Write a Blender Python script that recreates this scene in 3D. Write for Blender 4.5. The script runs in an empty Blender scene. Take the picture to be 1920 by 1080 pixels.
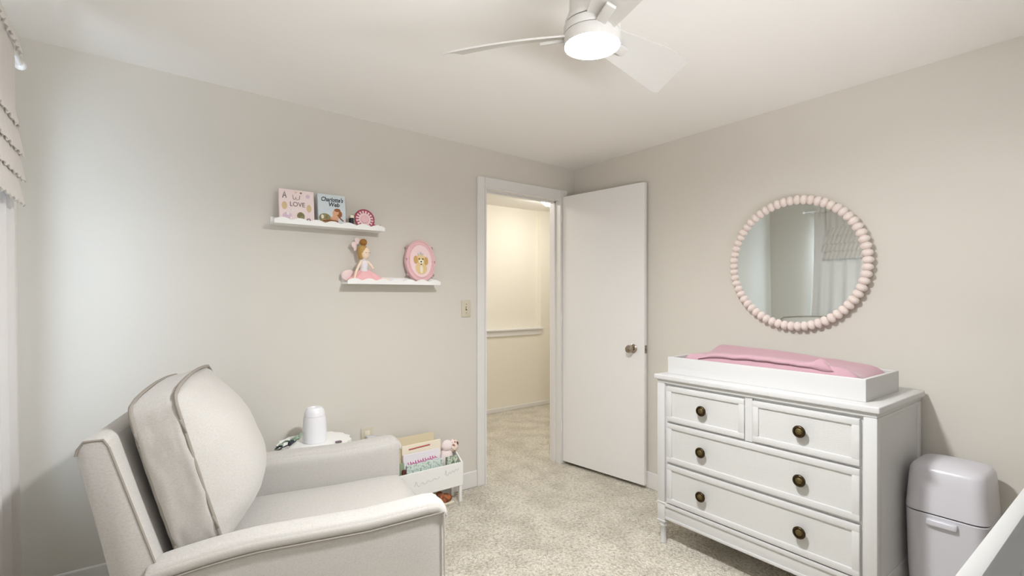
import bpy, bmesh, math, random
from mathutils import Vector, Matrix, Euler, noise as mnoise
random.seed(7)
SC = bpy.context.scene
COL = SC.collection
PI = math.pi
R = math.radians

# ------------------------------------------------------------------ materials
def srgb(r, g, b):
    f = lambda v: (v/255/12.92) if v/255 <= .04045 else ((v/255+.055)/1.055)**2.4
    return (f(r), f(g), f(b), 1)

def mat(name, col, rough=.6, bump=None, var=None, metal=0, sheen=0, spec=.5, coat=0, trans=0):
    """bump = list of (kind, scale xyz or number, strength, distance); var = (other colour, scale, low, high)"""
    m = bpy.data.materials.new(name); m.use_nodes = True
    nt = m.node_tree; N = nt.nodes; L = nt.links
    b = N['Principled BSDF']
    b.inputs['Base Color'].default_value = col
    b.inputs['Roughness'].default_value = rough
    b.inputs['Metallic'].default_value = metal
    b.inputs['Specular IOR Level'].default_value = spec
    if sheen: b.inputs['Sheen Weight'].default_value = sheen
    if coat: b.inputs['Coat Weight'].default_value = coat
    if trans: b.inputs['Transmission Weight'].default_value = trans
    tc = N.new('ShaderNodeTexCoord')
    def coords(sc):
        mp = N.new('ShaderNodeMapping'); L.new(tc.outputs['Object'], mp.inputs['Vector'])
        mp.inputs['Scale'].default_value = sc if isinstance(sc, tuple) else (sc, sc, sc)
        return mp.outputs['Vector']
    if var:
        n = N.new('ShaderNodeTexNoise'); L.new(coords(var[1]), n.inputs['Vector'])
        n.inputs['Scale'].default_value = 1; n.inputs['Detail'].default_value = 5
        rp = N.new('ShaderNodeValToRGB'); L.new(n.outputs['Fac'], rp.inputs['Fac'])
        rp.color_ramp.elements[0].position = var[2]; rp.color_ramp.elements[0].color = col
        rp.color_ramp.elements[1].position = var[3]; rp.color_ramp.elements[1].color = var[0]
        L.new(rp.outputs['Color'], b.inputs['Base Color'])
    prev = None
    for kind, sc, st, dist in (bump or []):
        if kind == 'noise':
            t = N.new('ShaderNodeTexNoise'); t.inputs['Detail'].default_value = 4; t.inputs['Scale'].default_value = 1; out = t.outputs['Fac']
        elif kind == 'voronoi':
            t = N.new('ShaderNodeTexVoronoi'); t.inputs['Scale'].default_value = 1; out = t.outputs['Distance']
        elif kind == 'wave':
            t = N.new('ShaderNodeTexWave'); t.inputs['Scale'].default_value = 1; t.inputs['Distortion'].default_value = 2; out = t.outputs['Fac']
        elif kind == 'brick':
            t = N.new('ShaderNodeTexBrick'); t.inputs['Scale'].default_value = 1
            t.inputs['Mortar Size'].default_value = .12; t.inputs['Brick Width'].default_value = 1.6; t.inputs['Row Height'].default_value = .5
            out = t.outputs['Fac']
        if kind == 'brick':
            sx = N.new('ShaderNodeSeparateXYZ'); cx = N.new('ShaderNodeCombineXYZ'); L.new(coords(sc), sx.inputs[0])
            L.new(sx.outputs['Y'], cx.inputs['X']); L.new(sx.outputs['Z'], cx.inputs['Y']); L.new(cx.outputs[0], t.inputs['Vector'])
        else: L.new(coords(sc), t.inputs['Vector'])
        bp = N.new('ShaderNodeBump'); bp.inputs['Strength'].default_value = st; bp.inputs['Distance'].default_value = dist
        L.new(out, bp.inputs['Height'])
        if prev: L.new(prev, bp.inputs['Normal'])
        prev = bp.outputs['Normal']
    if prev: L.new(prev, b.inputs['Normal'])
    return m

def emis(name, col, strength):
    m = bpy.data.materials.new(name); m.use_nodes = True
    b = m.node_tree.nodes['Principled BSDF']
    b.inputs['Base Color'].default_value = (1, 1, 1, 1)
    b.inputs['Emission Color'].default_value = col; b.inputs['Emission Strength'].default_value = strength
    return m

M = {}
M['wall'] = mat('wall_paint', srgb(212, 208, 200), .75, [('noise', 90, .06, .002)])
M['ceil'] = mat('ceiling_paint', srgb(238, 236, 233), .9, [('noise', 120, .08, .002)])
M['hall'] = mat('hall_paint', srgb(232, 228, 217), .75, [('noise', 90, .06, .002)])
M['trim'] = mat('trim_gloss_paint', srgb(224, 223, 222), .35)
M['door'] = mat('door_gloss_paint', srgb(232, 231, 231), .22, [('noise', (70, 70, 2.2), .22, .003), ('noise', (9, 9, 1.2), .12, .01)])
M['carpet'] = mat('carpet', srgb(233, 226, 211), .98, [('noise', 130, 1.0, .012), ('voronoi', 75, .7, .012), ('noise', 22, .5, .02)],
                  var=(srgb(214, 206, 190), 5.5, .42, .62), sheen=.3, spec=.1)
def pile_flecks(m):
    nt = m.node_tree; N = nt.nodes; L = nt.links; b = N['Principled BSDF']
    src = b.inputs['Base Color'].links[0].from_socket
    tc = N.new('ShaderNodeTexCoord'); n = N.new('ShaderNodeTexNoise'); n.inputs['Scale'].default_value = 58; n.inputs['Detail'].default_value = 6
    L.new(tc.outputs['Object'], n.inputs['Vector'])
    r = N.new('ShaderNodeValToRGB'); r.color_ramp.elements[0].position = .36; r.color_ramp.elements[0].color = (.62, .60, .56, 1)
    r.color_ramp.elements[1].position = .56; r.color_ramp.elements[1].color = (1, 1, 1, 1)
    mx = N.new('ShaderNodeMixRGB'); mx.blend_type = 'MULTIPLY'; mx.inputs['Fac'].default_value = .75
    L.new(n.outputs['Fac'], r.inputs['Fac']); L.new(src, mx.inputs[1]); L.new(r.outputs['Color'], mx.inputs[2]); L.new(mx.outputs[0], b.inputs['Base Color'])
pile_flecks(M['carpet'])
M['white'] = mat('white_lacquer', srgb(205, 205, 205), .38)
M['white2'] = mat('bright_white_paint', srgb(240, 240, 239), .4)
M['ceramic'] = mat('bright_white_plastic', srgb(234, 234, 238), .35)
M['crib'] = mat('crib_white_paint', srgb(172, 172, 171), .45)
M['weave'] = mat('white_woven_panel', srgb(205, 205, 204), .45, [('brick', (1, 42, 105), .55, .003)])
M['plastic'] = mat('white_plastic', srgb(206, 205, 212), .28)
M['linen'] = mat('linen_fabric', srgb(193, 190, 186), .92, [('noise', (420, 420, 900), .10, .001), ('noise', (900, 900, 420), .10, .001)],
                 var=(srgb(182, 178, 173), (160, 160, 420), .4, .7), sheen=.25, spec=.15)
M['linen_shade'] = mat('linen_welt_shaded', srgb(152, 146, 138), .95, spec=.1)  # darkened so the welts draw the shadow lines along the seams
M['curtain'] = None
M['pink'] = mat('pink_cotton', srgb(187, 151, 161), .9, [('noise', 300, .15, .001)], sheen=.3, spec=.15)
M['beadpink'] = mat('pale_pink_bead', srgb(232, 220, 214), .5, var=(srgb(227, 213, 207), 30, .4, .7))
M['mirror'] = mat('mirror_silver', srgb(228, 232, 229), .01, metal=1)
M['bronze'] = mat('dark_bronze', srgb(66, 52, 34), .32, metal=.85)
M['brass'] = mat('antique_brass', srgb(98, 86, 52), .5, metal=.7, bump=[('voronoi', 260, .5, .002)])
M['nickel'] = mat('satin_nickel', srgb(168, 156, 142), .22, metal=1)
M['fan'] = mat('fan_white', srgb(208, 206, 202), .6)
M['dark'] = mat('dark_gap', srgb(70, 66, 62), .8)
M['black'] = mat('black_metal', srgb(22, 22, 22), .5)
M['plate'] = mat('almond_plate', srgb(205, 197, 178), .45)
M['toggle'] = mat('almond_toggle', srgb(222, 215, 198), .4)
M['cream'] = mat('cream_paper', srgb(238, 230, 212), .8)
M['tan'] = mat('tan_board', srgb(214, 201, 172), .8)
M['lav'] = mat('pale_lavender_board', srgb(232, 228, 236), .6)
M['mint'] = mat('mint_print', srgb(214, 226, 219), .6, var=(srgb(150, 172, 160), 75, .5, .6))
M['green'] = mat('sage_print', srgb(196, 206, 190), .6, var=(srgb(104, 122, 106), 60, .48, .58))
M['grass'] = mat('leaf_green', srgb(150, 168, 136), .7)
M['maroon'] = mat('dark_maroon', srgb(98, 44, 40), .6)
M['red'] = mat('dusty_red', srgb(182, 96, 90), .7)
M['magenta'] = mat('magenta_ink', srgb(206, 84, 150), .7)
M['ink'] = mat('dark_ink', srgb(42, 48, 56), .7)
M['greyink'] = mat('grey_ink', srgb(112, 98, 104), .7)
M['faint'] = mat('faint_grey_ink', srgb(206, 204, 205), .7)
M['bookpink'] = mat('pale_pink_cover', srgb(240, 222, 222), .45)
M['bookblue'] = mat('pale_blue_cover', srgb(204, 216, 224), .45, var=(srgb(214, 222, 224), 30, .4, .7))
M['olive'] = mat('olive_print', srgb(150, 146, 100), .6, var=(srgb(120, 112, 74), 60, .4, .6))
M['peach'] = mat('peach_print', srgb(222, 170, 134), .6)
M['brownprint'] = mat('brown_print', srgb(150, 92, 52), .6)
M['goldprint'] = mat('gold_print', srgb(214, 190, 148), .5)
M['lilac'] = mat('lilac_print', srgb(222, 196, 214), .6)
M['silver'] = mat('silver_foil', srgb(226, 224, 222), .2, metal=.6)
M['crimson'] = mat('crimson_gloss', srgb(170, 72, 98), .4)
M['rose'] = mat('rose_paint', srgb(231, 190, 194), .5)
M['rose2'] = mat('soft_pink_paint', srgb(242, 214, 217), .55)
M['rosedark'] = mat('dusty_mauve', srgb(190, 158, 162), .5)
M['skin'] = mat('doll_fabric', srgb(244, 222, 200), .85)
M['hair'] = mat('golden_brown_felt', srgb(190, 154, 92), .95, [('noise', 200, .4, .003)])
M['bun'] = mat('brown_felt', srgb(158, 112, 54), .95, [('noise', 200, .5, .003)])
M['tulle'] = mat('pink_tulle', srgb(238, 184, 188), .9, sheen=.4)
M['tulle2'] = mat('pale_pink_tulle', srgb(240, 218, 217), .9, sheen=.4)
M['bodice'] = mat('silver_white_fabric', srgb(232, 228, 234), .5)
M['pup'] = mat('golden_cream_print', srgb(226, 200, 150), .8)
M['pup2'] = mat('honey_print', srgb(200, 164, 104), .8)
M['sage'] = mat('sage_cloth', srgb(150, 170, 152), .85)
M['browntoy'] = mat('brown_leather', srgb(176, 106, 66), .7, var=(srgb(116, 66, 40), 40, .45, .6))
M['plush'] = mat('blush_plush', srgb(240, 226, 226), .95, [('noise', 180, .6, .004)], sheen=.4)
M['floral'] = mat('floral_print', srgb(238, 222, 212), .9, var=(srgb(150, 100, 80), 70, .52, .6))
def glass_mat():
    m = bpy.data.materials.new('window_glass'); m.use_nodes = True
    nt = m.node_tree; N = nt.nodes; L = nt.links; N.remove(N['Principled BSDF'])
    t = N.new('ShaderNodeBsdfTransparent'); g = N.new('ShaderNodeBsdfGlossy'); g.inputs['Roughness'].default_value = .02
    mx = N.new('ShaderNodeMixShader'); mx.inputs['Fac'].default_value = .06
    L.new(t.outputs[0], mx.inputs[1]); L.new(g.outputs[0], mx.inputs[2]); L.new(mx.outputs[0], N['Material Output'].inputs[0])
    return m
M['glass'] = glass_mat()
M['lamp'] = emis('lamp_diffuser', (.985, .995, 1, 1), 930)
M['halllamp'] = emis('hall_lamp_glass', (1, .965, .91, 1), 66)

def curtain_mat():
    m = bpy.data.materials.new('sheer_linen'); m.use_nodes = True
    nt = m.node_tree; N = nt.nodes; L = nt.links
    out = N['Material Output']; b = N['Principled BSDF']
    b.inputs['Base Color'].default_value = srgb(224, 220, 216); b.inputs['Roughness'].default_value = .95
    t = N.new('ShaderNodeBsdfTranslucent'); t.inputs['Color'].default_value = srgb(238, 238, 240)
    mx = N.new('ShaderNodeMixShader'); mx.inputs['Fac'].default_value = .10
    L.new(b.outputs[0], mx.inputs[1]); L.new(t.outputs[0], mx.inputs[2]); L.new(mx.outputs[0], out.inputs[0])
    return m
M['curtain'] = curtain_mat()

# ------------------------------------------------------------------ mesh helpers
def new(): return bmesh.new()

def add_box(bm, x0, x1, y0, y1, z0, z1, bev=0, seg=2):
    n0 = len(bm.verts)
    r = bmesh.ops.create_cube(bm, size=1)
    for v in r['verts']:
        v.co = Vector(((x0+x1)/2+v.co.x*(x1-x0), (y0+y1)/2+v.co.y*(y1-y0), (z0+z1)/2+v.co.z*(z1-z0)))
    if bev:
        es = list({e for v in r['verts'] for e in v.link_edges})
        bmesh.ops.bevel(bm, geom=es, offset=bev, segments=seg, profile=.5, affect='EDGES')
    return bm

def add_rbox(bm, c, h, r, n=8, fn=None, mi=0):
    """rounded box: centre, half sizes, radius, divisions; fn(v, unit) may move a point"""
    tmp = bmesh.new()
    bmesh.ops.create_cube(tmp, size=2)
    bmesh.ops.subdivide_edges(tmp, edges=tmp.edges[:], cuts=n, use_grid_fill=True)
    mp = {}
    for v in tmp.verts:
        u = v.co.copy()
        # spread the divisions so that some fall on the rounding
        p = Vector([math.copysign(abs(u[i])**.75, u[i])*h[i] for i in range(3)])
        q = Vector([max(-h[i]+r, min(h[i]-r, p[i])) for i in range(3)])
        d = p-q
        # normalise the outer shell to a radius
        if d.length > 1e-9:
            ds = Vector([0 if abs(d[i]) < 1e-9 else d[i] for i in range(3)])
            mxc = max(abs(x) for x in ds)
            p = q+ds.normalized()*mxc if mxc > 0 else p
        if fn: p = fn(p, u)
        mp[v] = bm.verts.new(p+Vector(c))
    for f in tmp.faces:
        nf = bm.faces.new([mp[v] for v in f.verts]); nf.material_index = mi
    tmp.free()
    return bm

def add_lathe(bm, prof, seg=32, c=(0, 0, 0), axis='Z', mi=0, cap=True):
    rings = []
    for r, z in prof:
        ring = []
        for i in range(seg):
            a = 2*PI*i/seg
            p = (r*math.cos(a), r*math.sin(a), z)
            if axis == 'X': p = (p[2], p[0], p[1])
            elif axis == 'Y': p = (p[0], p[2], p[1])
            ring.append(bm.verts.new(Vector(p)+Vector(c)))
        rings.append(ring)
    for a, b in zip(rings, rings[1:]):
        for i in range(seg):
            f = bm.faces.new((a[i], a[(i+1) % seg], b[(i+1) % seg], b[i])); f.material_index = mi
    if cap:
        for rr in (rings[0], rings[-1]):
            try:
                f = bm.faces.new(rr); f.material_index = mi
            except ValueError: pass
    return bm

def add_tube(bm, pts, r, seg=8, closed=False, mi=0, taper=None):
    pts = [Vector(p) for p in pts]; n = len(pts); rings = []
    up = Vector((0, 0, 1))
    for i, p in enumerate(pts):
        if closed: t = pts[(i+1) % n]-pts[i-1]
        else: t = pts[min(i+1, n-1)]-pts[max(i-1, 0)]
        t.normalize()
        a = t.cross(up)
        if a.length < .05: a = t.cross(Vector((1, 0, 0)))
        a.normalize(); b = a.cross(t).normalized()
        rr = r*(taper(i/(n-1)) if taper else 1)
        rings.append([bm.verts.new(p+(a*math.cos(2*PI*k/seg)+b*math.sin(2*PI*k/seg))*rr) for k in range(seg)])
    m = n if closed else n-1
    for i in range(m):
        A, B = rings[i], rings[(i+1) % n]
        for k in range(seg):
            f = bm.faces.new((A[k], A[(k+1) % seg], B[(k+1) % seg], B[k])); f.material_index = mi
    if not closed:
        for rr in (rings[0], rings[-1]):
            f = bm.faces.new(rr); f.material_index = mi
    return bm

def add_prism(bm, poly, d0, d1, plane='XZ', bev=0, mi=0, seg=2):
    """extrude a polygon; plane XZ -> along Y, XY -> along Z, YZ -> along X"""
    def P(a, b, d):
        return {'XZ': (a, d, b), 'XY': (a, b, d), 'YZ': (d, a, b)}[plane]
    A = [bm.verts.new(P(a, b, d0)) for a, b in poly]; B = [bm.verts.new(P(a, b, d1)) for a, b in poly]
    n = len(poly); fs = [bm.faces.new(A), bm.faces.new(B[::-1])]
    for i in range(n): fs.append(bm.faces.new((A[i], B[i], B[(i+1) % n], A[(i+1) % n])))
    for f in fs: f.material_index = mi
    if bev:
        es = list({e for f in fs for e in f.edges})
        bmesh.ops.bevel(bm, geom=es, offset=bev, segments=seg, profile=.5, affect='EDGES')
    return bm

def add_sphere(bm, c, rad, u=20, v=12, mi=0, fn=None):
    if not isinstance(rad, tuple): rad = (rad,)*3
    r = bmesh.ops.create_uvsphere(bm, u_segments=u, v_segments=v, radius=1)
    for w in r['verts']:
        p = Vector((w.co.x*rad[0], w.co.y*rad[1], w.co.z*rad[2]))
        if fn: p = fn(p)
        w.co = p+Vector(c)
    for f in {f for w in r['verts'] for f in w.link_faces}: f.material_index = mi
    return bm

def obj(name, bm, mats, parent=None, smooth=True, loc=None, rot=None, angle=40):
    bmesh.ops.recalc_face_normals(bm, faces=bm.faces[:])
    me = bpy.data.meshes.new(name); bm.to_mesh(me); bm.free()
    for m in (mats if isinstance(mats, list) else [mats]): me.materials.append(m)
    if smooth:
        for p in me.polygons: p.use_smooth = True
        try: me.set_sharp_from_angle(angle=R(angle))
        except Exception: pass
    o = bpy.data.objects.new(name, me); COL.objects.link(o)
    if parent: o.parent = parent
    if loc: o.location = loc
    if rot: o.rotation_euler = rot
    return o

def tag(o, label=None, cat=None, group=None, kind=None):
    if label: o['label'] = label
    if cat: o['category'] = cat
    if group: o['group'] = group
    if kind: o['kind'] = kind
    return o

def thing(name, label, cat, loc=(0, 0, 0), rotz=0, group=None, rot=None):
    o = bpy.data.objects.new(name, None); COL.objects.link(o); o.empty_display_size = .1
    o.location = loc; o.rotation_euler = rot or (0, 0, rotz)
    return tag(o, label, cat, group)

def struct(name, bm, m, parent=None, label=None, smooth=False):
    o = obj(name, bm, m, parent, smooth=smooth)
    if not parent: o['kind'] = 'structure'
    if label: o['label'] = label
    if not parent: o['category'] = name.split('_')[0]
    return o

def text(name, body, size, parent, loc, rot, m, depth=.0006, shear=0, sx=1, bold=0):
    cu = bpy.data.curves.new(name, 'FONT'); cu.body = body; cu.size = size; cu.extrude = depth
    cu.align_x = 'CENTER'; cu.align_y = 'CENTER'; cu.shear = shear; cu.offset = bold
    t = bpy.data.objects.new(name, cu)
    dg = bpy.context.evaluated_depsgraph_get
    COL.objects.link(t)
    me = bpy.data.meshes.new_from_object(t.evaluated_get(dg()))
    COL.objects.unlink(t); bpy.data.objects.remove(t); bpy.data.curves.remove(cu)
    me.name = name
    for v in me.vertices: v.co.x *= sx
    me.materials.clear(); me.materials.append(m)
    o = bpy.data.objects.new(name, me); COL.objects.link(o); o.parent = parent
    o.location = loc; o.rotation_euler = rot
    return o

# ------------------------------------------------------------------ room
AY, BX, CX, DY, H = 2.927, 2.817, -.45, -.82, 2.38      # wall planes and ceiling height
OX0, OX1, OZ = 1.932, 2.66, 2.105                        # doorway
WT = .11
HX0, HX1, HY = 1.2, 4.75, 4.63                            # hall

bm = new(); add_box(bm, CX-.15, BX, DY-.15, AY+.0, -.1, 0); add_box(bm, HX0, HX1, AY, HY+.3, -.1, 0)
struct('floor', bm, M['carpet'], label='mottled beige cut pile carpet')
bm = new()
cz_ = lambda x, y: 2.362+(BX-x)/(BX-CX)*.072+(AY-y)/(AY-DY)*.02          # an old, slightly uneven ceiling
cq = [(CX-.15, DY-.15), (BX+.15, DY-.15), (BX+.15, AY+.006), (CX-.15, AY+.006)]
ca = [bm.verts.new((x, y, cz_(x, y))) for x, y in cq]; cb = [bm.verts.new((x, y, 2.6)) for x, y in cq]
bm.faces.new(ca); bm.faces.new(cb)
for k in range(4): bm.faces.new((ca[k], ca[(k+1) % 4], cb[(k+1) % 4], cb[k]))
struct('ceiling', bm, M['ceil'], label='smooth white ceiling')
bm = new(); add_box(bm, HX0, HX1, AY+.005, HY+.3, H, H+.1)
struct('ceiling_hall', bm, M['ceil'], label='white hall ceiling')
bm = new()
add_box(bm, CX-.15, OX0, AY, AY+WT, 0, 2.5); add_box(bm, OX1, HX1, AY, AY+WT, 0, 2.5); add_box(bm, OX0, OX1, AY, AY+WT, OZ, 2.5)
struct('wall_back', bm, M['wall'], label='warm white wall with the doorway')
bm = new(); add_box(bm, BX, BX+.12, DY-.15, AY, 0, 2.5)
struct('wall_right', bm, M['wall'], label='warm white wall behind the dresser')
WY0, WY1, WZ0, WZ1 = 1.1, 2.42, .75, 2.02
bm = new()
add_box(bm, CX-.12, CX, DY-.15, WY0, 0, 2.5); add_box(bm, CX-.12, CX, WY1, AY, 0, 2.5)
add_box(bm, CX-.12, CX, WY0, WY1, 0, WZ0); add_box(bm, CX-.12, CX, WY0, WY1, WZ1, 2.5)
struct('wall_left', bm, M['wall'], label='warm white window wall at left')
DX0, DX1, DZ0, DZ1 = -.25, 1.6, .9, 2.05
bm = new()
add_box(bm, CX-.15, DX0, DY-.12, DY, 0, 2.5); add_box(bm, DX1, BX, DY-.12, DY, 0, 2.5)
add_box(bm, DX0, DX1, DY-.12, DY, 0, DZ0); add_box(bm, DX0, DX1, DY-.12, DY, DZ1, 2.5)
struct('wall_front', bm, M['wall'], label='warm white wall behind the crib')

def window(name, axis, c, a0, a1, z0, z1):
    """frame with a mullion, glass in it; axis X = lies in a plane of constant x"""
    f = new(); w = .045
    def B(p0, p1, q0, q1):
        if axis == 'X': add_box(f, c-.02, c+.02, p0, p1, q0, q1, .003)
        else: add_box(f, p0, p1, c-.02, c+.02, q0, q1, .003)
    B(a0, a0+w, z0, z1); B(a1-w, a1, z0, z1); B(a0+w, a1-w, z0, z0+w); B(a0+w, a1-w, z1-w, z1)
    B(a0+w, a1-w, (z0+z1)/2-.02, (z0+z1)/2+.02)
    o = obj(name, f, M['trim'], smooth=False); o['kind'] = 'structure'; o['category'] = 'window'
    g = new()
    for q0, q1 in ((z0+w, (z0+z1)/2-.02), ((z0+z1)/2+.02, z1-w)):
        if axis == 'X': add_box(g, c-.003, c+.003, a0+w, a1-w, q0, q1)
        else: add_box(g, a0+w, a1-w, c-.003, c+.003, q0, q1)
    obj('window_pane', g, M['glass'], o, smooth=False)
    return o
window('window_1', 'X', CX-.08, WY0, WY1, WZ0, WZ1)
window('fill_window', 'Y', DY-.08, DX0, DX1, DZ0, DZ1)  # unseen window, made up to let fill in behind the camera

# hall
bm = new()
add_box(bm, HX0, HX1, HY+.06, HY+.3, .93, H)            # recessed upper wall
add_box(bm, HX0, HX1, HY, HY+.3, 0, .93)
add_box(bm, 3.89, HX1, HY, HY+.06, .93, H)
struct('wall_hall_back', bm, M['hall'], label='cream hall wall seen through the doorway')
bm = new(); add_box(bm, HX0-.1, HX0, AY+WT, HY+.3, 0, H); struct('wall_hall_left', bm, M['hall'])
bm = new(); add_box(bm, HX1, HX1+.1, AY, HY+.3, 0, H); struct('wall_hall_right', bm, M['hall'])
bm = new(); add_box(bm, HX0, 3.915, HY-.03, HY+.06, .93, .95, .004); add_box(bm, HX0, 3.895, HY-.014, HY, .868, .93, .003)
struct('trim_1', bm, M['trim'], label='white ledge cap across the hall wall')
bm = new(); add_box(bm, HX0, HX1, HY-.013, HY, 0, .05, .004)
struct('baseboard_hall', bm, M['trim'])

# door casing and jamb
bm = new()
cw, ct = .062, .018
add_box(bm, OX0-cw, OX0, AY-ct, AY, 0, OZ+.072, .005); add_box(bm, OX1, OX1+cw, AY-ct, AY, 0, OZ+.072, .005)
add_box(bm, OX0, OX1, AY-ct, AY, OZ, OZ+.072, .005)
add_box(bm, OX0-cw, OX0, AY+WT, AY+WT+ct, 0, OZ+.07, .005); add_box(bm, OX1, OX1+cw, AY+WT, AY+WT+ct, 0, OZ+.07, .005)
add_box(bm, OX0, OX1, AY+WT, AY+WT+ct, OZ, OZ+.07, .005)
struct('trim_2', bm, M['trim'], label='white door casing')
bm = new()
add_box(bm, OX0, OX0+.012, AY-ct, AY+WT, 0, OZ); add_box(bm, OX1-.012, OX1, AY-ct, AY+WT, 0, OZ)
add_box(bm, OX0+.012, OX1-.012, AY-ct, AY+WT, OZ-.012, OZ)
add_box(bm, OX0+.012, OX0+.024, AY+.04, AY+.075, 0, OZ-.012); add_box(bm, OX1-.024, OX1-.012, AY+.04, AY+.075, 0, OZ-.012)
add_box(bm, OX0+.012, OX1-.012, AY+.04, AY+.075, OZ-.024, OZ-.012)
tr = struct('trim_3', bm, M['trim'], label='white door jamb lining')
bm = new(); add_box(bm, OX0+.010, OX0+.0135, AY-.002, AY+.03, .94, 1.0); obj('strike_plate', bm, M['nickel'], tr, smooth=False)

# baseboards with a rounded top
def board(name, x0, x1, y0, y1):
    bm = new(); add_box(bm, x0, x1, y0, y1, 0, .115, .006); return struct(name, bm, M['trim'])
board('baseboard_back', CX, OX0-cw, AY-.014, AY)
board('baseboard_right', BX-.014, BX, DY, AY)
board('baseboard_left', CX, CX+.014, DY, AY)
board('baseboard_front', CX, BX, DY, DY+.014)

# ------------------------------------------------------------------ door leaf
d = bpy.data.objects.new('door_1', None); COL.objects.link(d); d['kind'] = 'structure'; d['category'] = 'door'
d['label'] = 'white flat door standing open against the right wall'
d.location = (2.668, 2.905, 0); d.rotation_euler = (0, 0, math.atan2(2.183-2.905, 2.765-2.668))
dw = .729
bm = new(); add_box(bm, 0, dw, 0, .034, .024, 2.122, .003); obj('door_leaf', bm, M['door'], d, smooth=False)
kx = dw-.088
bm = new(); add_lathe(bm, [(.0, 0), (.031, 0), (.032, -.004), (.026, -.009), (.013, -.012), (.012, -.028), (.020, -.034), (.027, -.044), (.0285, -.054), (.025, -.064), (.014, -.070), (0, -.071)], 28, (kx, 0, .965), 'Y')
obj('door_knob', bm, M['nickel'], d)
bm = new(); add_box(bm, dw-.0005, dw+.0025, .006, .028, .937, .993, .001); add_box(bm, dw, dw+.009, .011, .022, .956, .974, .002)
obj('latch_plate', bm, M['nickel'], d)
for z in (.25, 1.1, 1.92):
    bm = new(); add_lathe(bm, [(0, 0), (.006, 0), (.006, .09), (0, .09)], 12, (-.006, -.004, z)); obj('hinge', bm, M['door'], d)

# ------------------------------------------------------------------ ceiling fan
FX, FY, FZ = 1.11, 1.075, 2.135
fan = thing('ceiling_fan', 'white three blade ceiling fan with a bright round light', 'ceiling fan', (FX, FY, 2.405))
dz = FZ-2.405; ZO = -.025
bm = new(); add_lathe(bm, [(0, 0), (.070, 0), (.074, -.012), (.073, -.085), (.069, -.12), (.070, -.19), (.078, -.212), (.083, -.222), (.083, -.232), (0, -.232)], 48)
obj('motor_housing', bm, M['fan'], fan)
bm = new(); add_lathe(bm, [(0, -.232), (.080, -.232), (.080, -.2365), (0, -.2365)], 48); obj('shadow_gap', bm, M['dark'], fan)
bm = new(); add_lathe(bm, [(0, -.2365), (.085, -.2365), (.087, -.240), (.087, -.259), (.085, -.262), (0, -.262)], 48); obj('hub', bm, M['fan'], fan)
bm = new(); add_lathe(bm, [(0, -.262), (.082, -.262), (.082, -.2645), (0, -.2645)], 48); obj('shadow_gap', bm, M['dark'], fan)
bm = new(); add_lathe(bm, [(0, -.2645), (.0855, -.2645), (.087, -.268), (.087, -.297), (.085, -.300), (.083, -.297), (.083, -.290), (0, -.290)], 48); obj('light_ring', bm, M['fan'], fan)
bm = new(); add_lathe(bm, [(.0828, -.292), (.075, -.2965), (.05, -.300), (.025, -.3015), (0, -.302)], 48, cap=False); obj('light_diffuser', bm, M['lamp'], fan)
CAMTH = R(36.7)
def blade_mesh():
    bm = new(); nr, nw = 16, 8; th = .005; gr = {}
    for s in (0, 1):
        for i in range(nr+1):
            f = i/nr; r = .075+(.475-.075)*f
            lo = -(.044+.046*f**.85); hi = .048+.028*min(1, f*1.6)
            if f > .9: lo += .012*((f-.9)/.1)**2; hi -= .006*((f-.9)/.1)**2
            for j in range(nw+1):
                g = j/nw; w = lo+(hi-lo)*g
                rr = r+(-.018*g if i == nr else 0)
                camber = .004*(1-(2*g-1)**2)+.006*math.sin(f*PI)
                gr[s, i, j] = bm.verts.new((rr, -w, camber+(th/2 if s else -th/2)))
    for i in range(nr):
        for j in range(nw):
            bm.faces.new((gr[0, i, j], gr[0, i+1, j], gr[0, i+1, j+1], gr[0, i, j+1]))
            bm.faces.new((gr[1, i, j], gr[1, i, j+1], gr[1, i+1, j+1], gr[1, i+1, j]))
    for i in range(nr):
        for j in (0, nw):
            bm.faces.new((gr[0, i, j], gr[0, i+1, j], gr[1, i+1, j], gr[1, i, j]))
    for j in range(nw):
        for i in (0, nr):
            bm.faces.new((gr[0, i, j], gr[0, i, j+1], gr[1, i, j+1], gr[1, i, j]))
    return bm
def arm_mesh():
    bm = new(); add_box(bm, .06, .165, -.016, .016, -.015, -.004, .004)
    return bm
blade0 = arm0 = None
for k, a in enumerate((41, 163.5, -79)):
    yaw = R(a)-CAMTH
    e = Euler((R(-24), 0, yaw), 'XYZ').to_matrix()
    e = Matrix.Rotation(yaw, 3, 'Z') @ Matrix.Rotation(R(-24), 3, 'X')
    if k == 0:
        blade0 = obj('blade', blade_mesh(), M['fan'], fan, angle=60); arm0 = obj('blade_arm', arm_mesh(), M['fan'], blade0)
        b = blade0
    else:
        b = blade0.copy(); COL.objects.link(b); b.parent = fan
        c = arm0.copy(); COL.objects.link(c); c.parent = b
    b.location = (0, 0, dz+.012); b.rotation_euler = e.to_euler()

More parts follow.
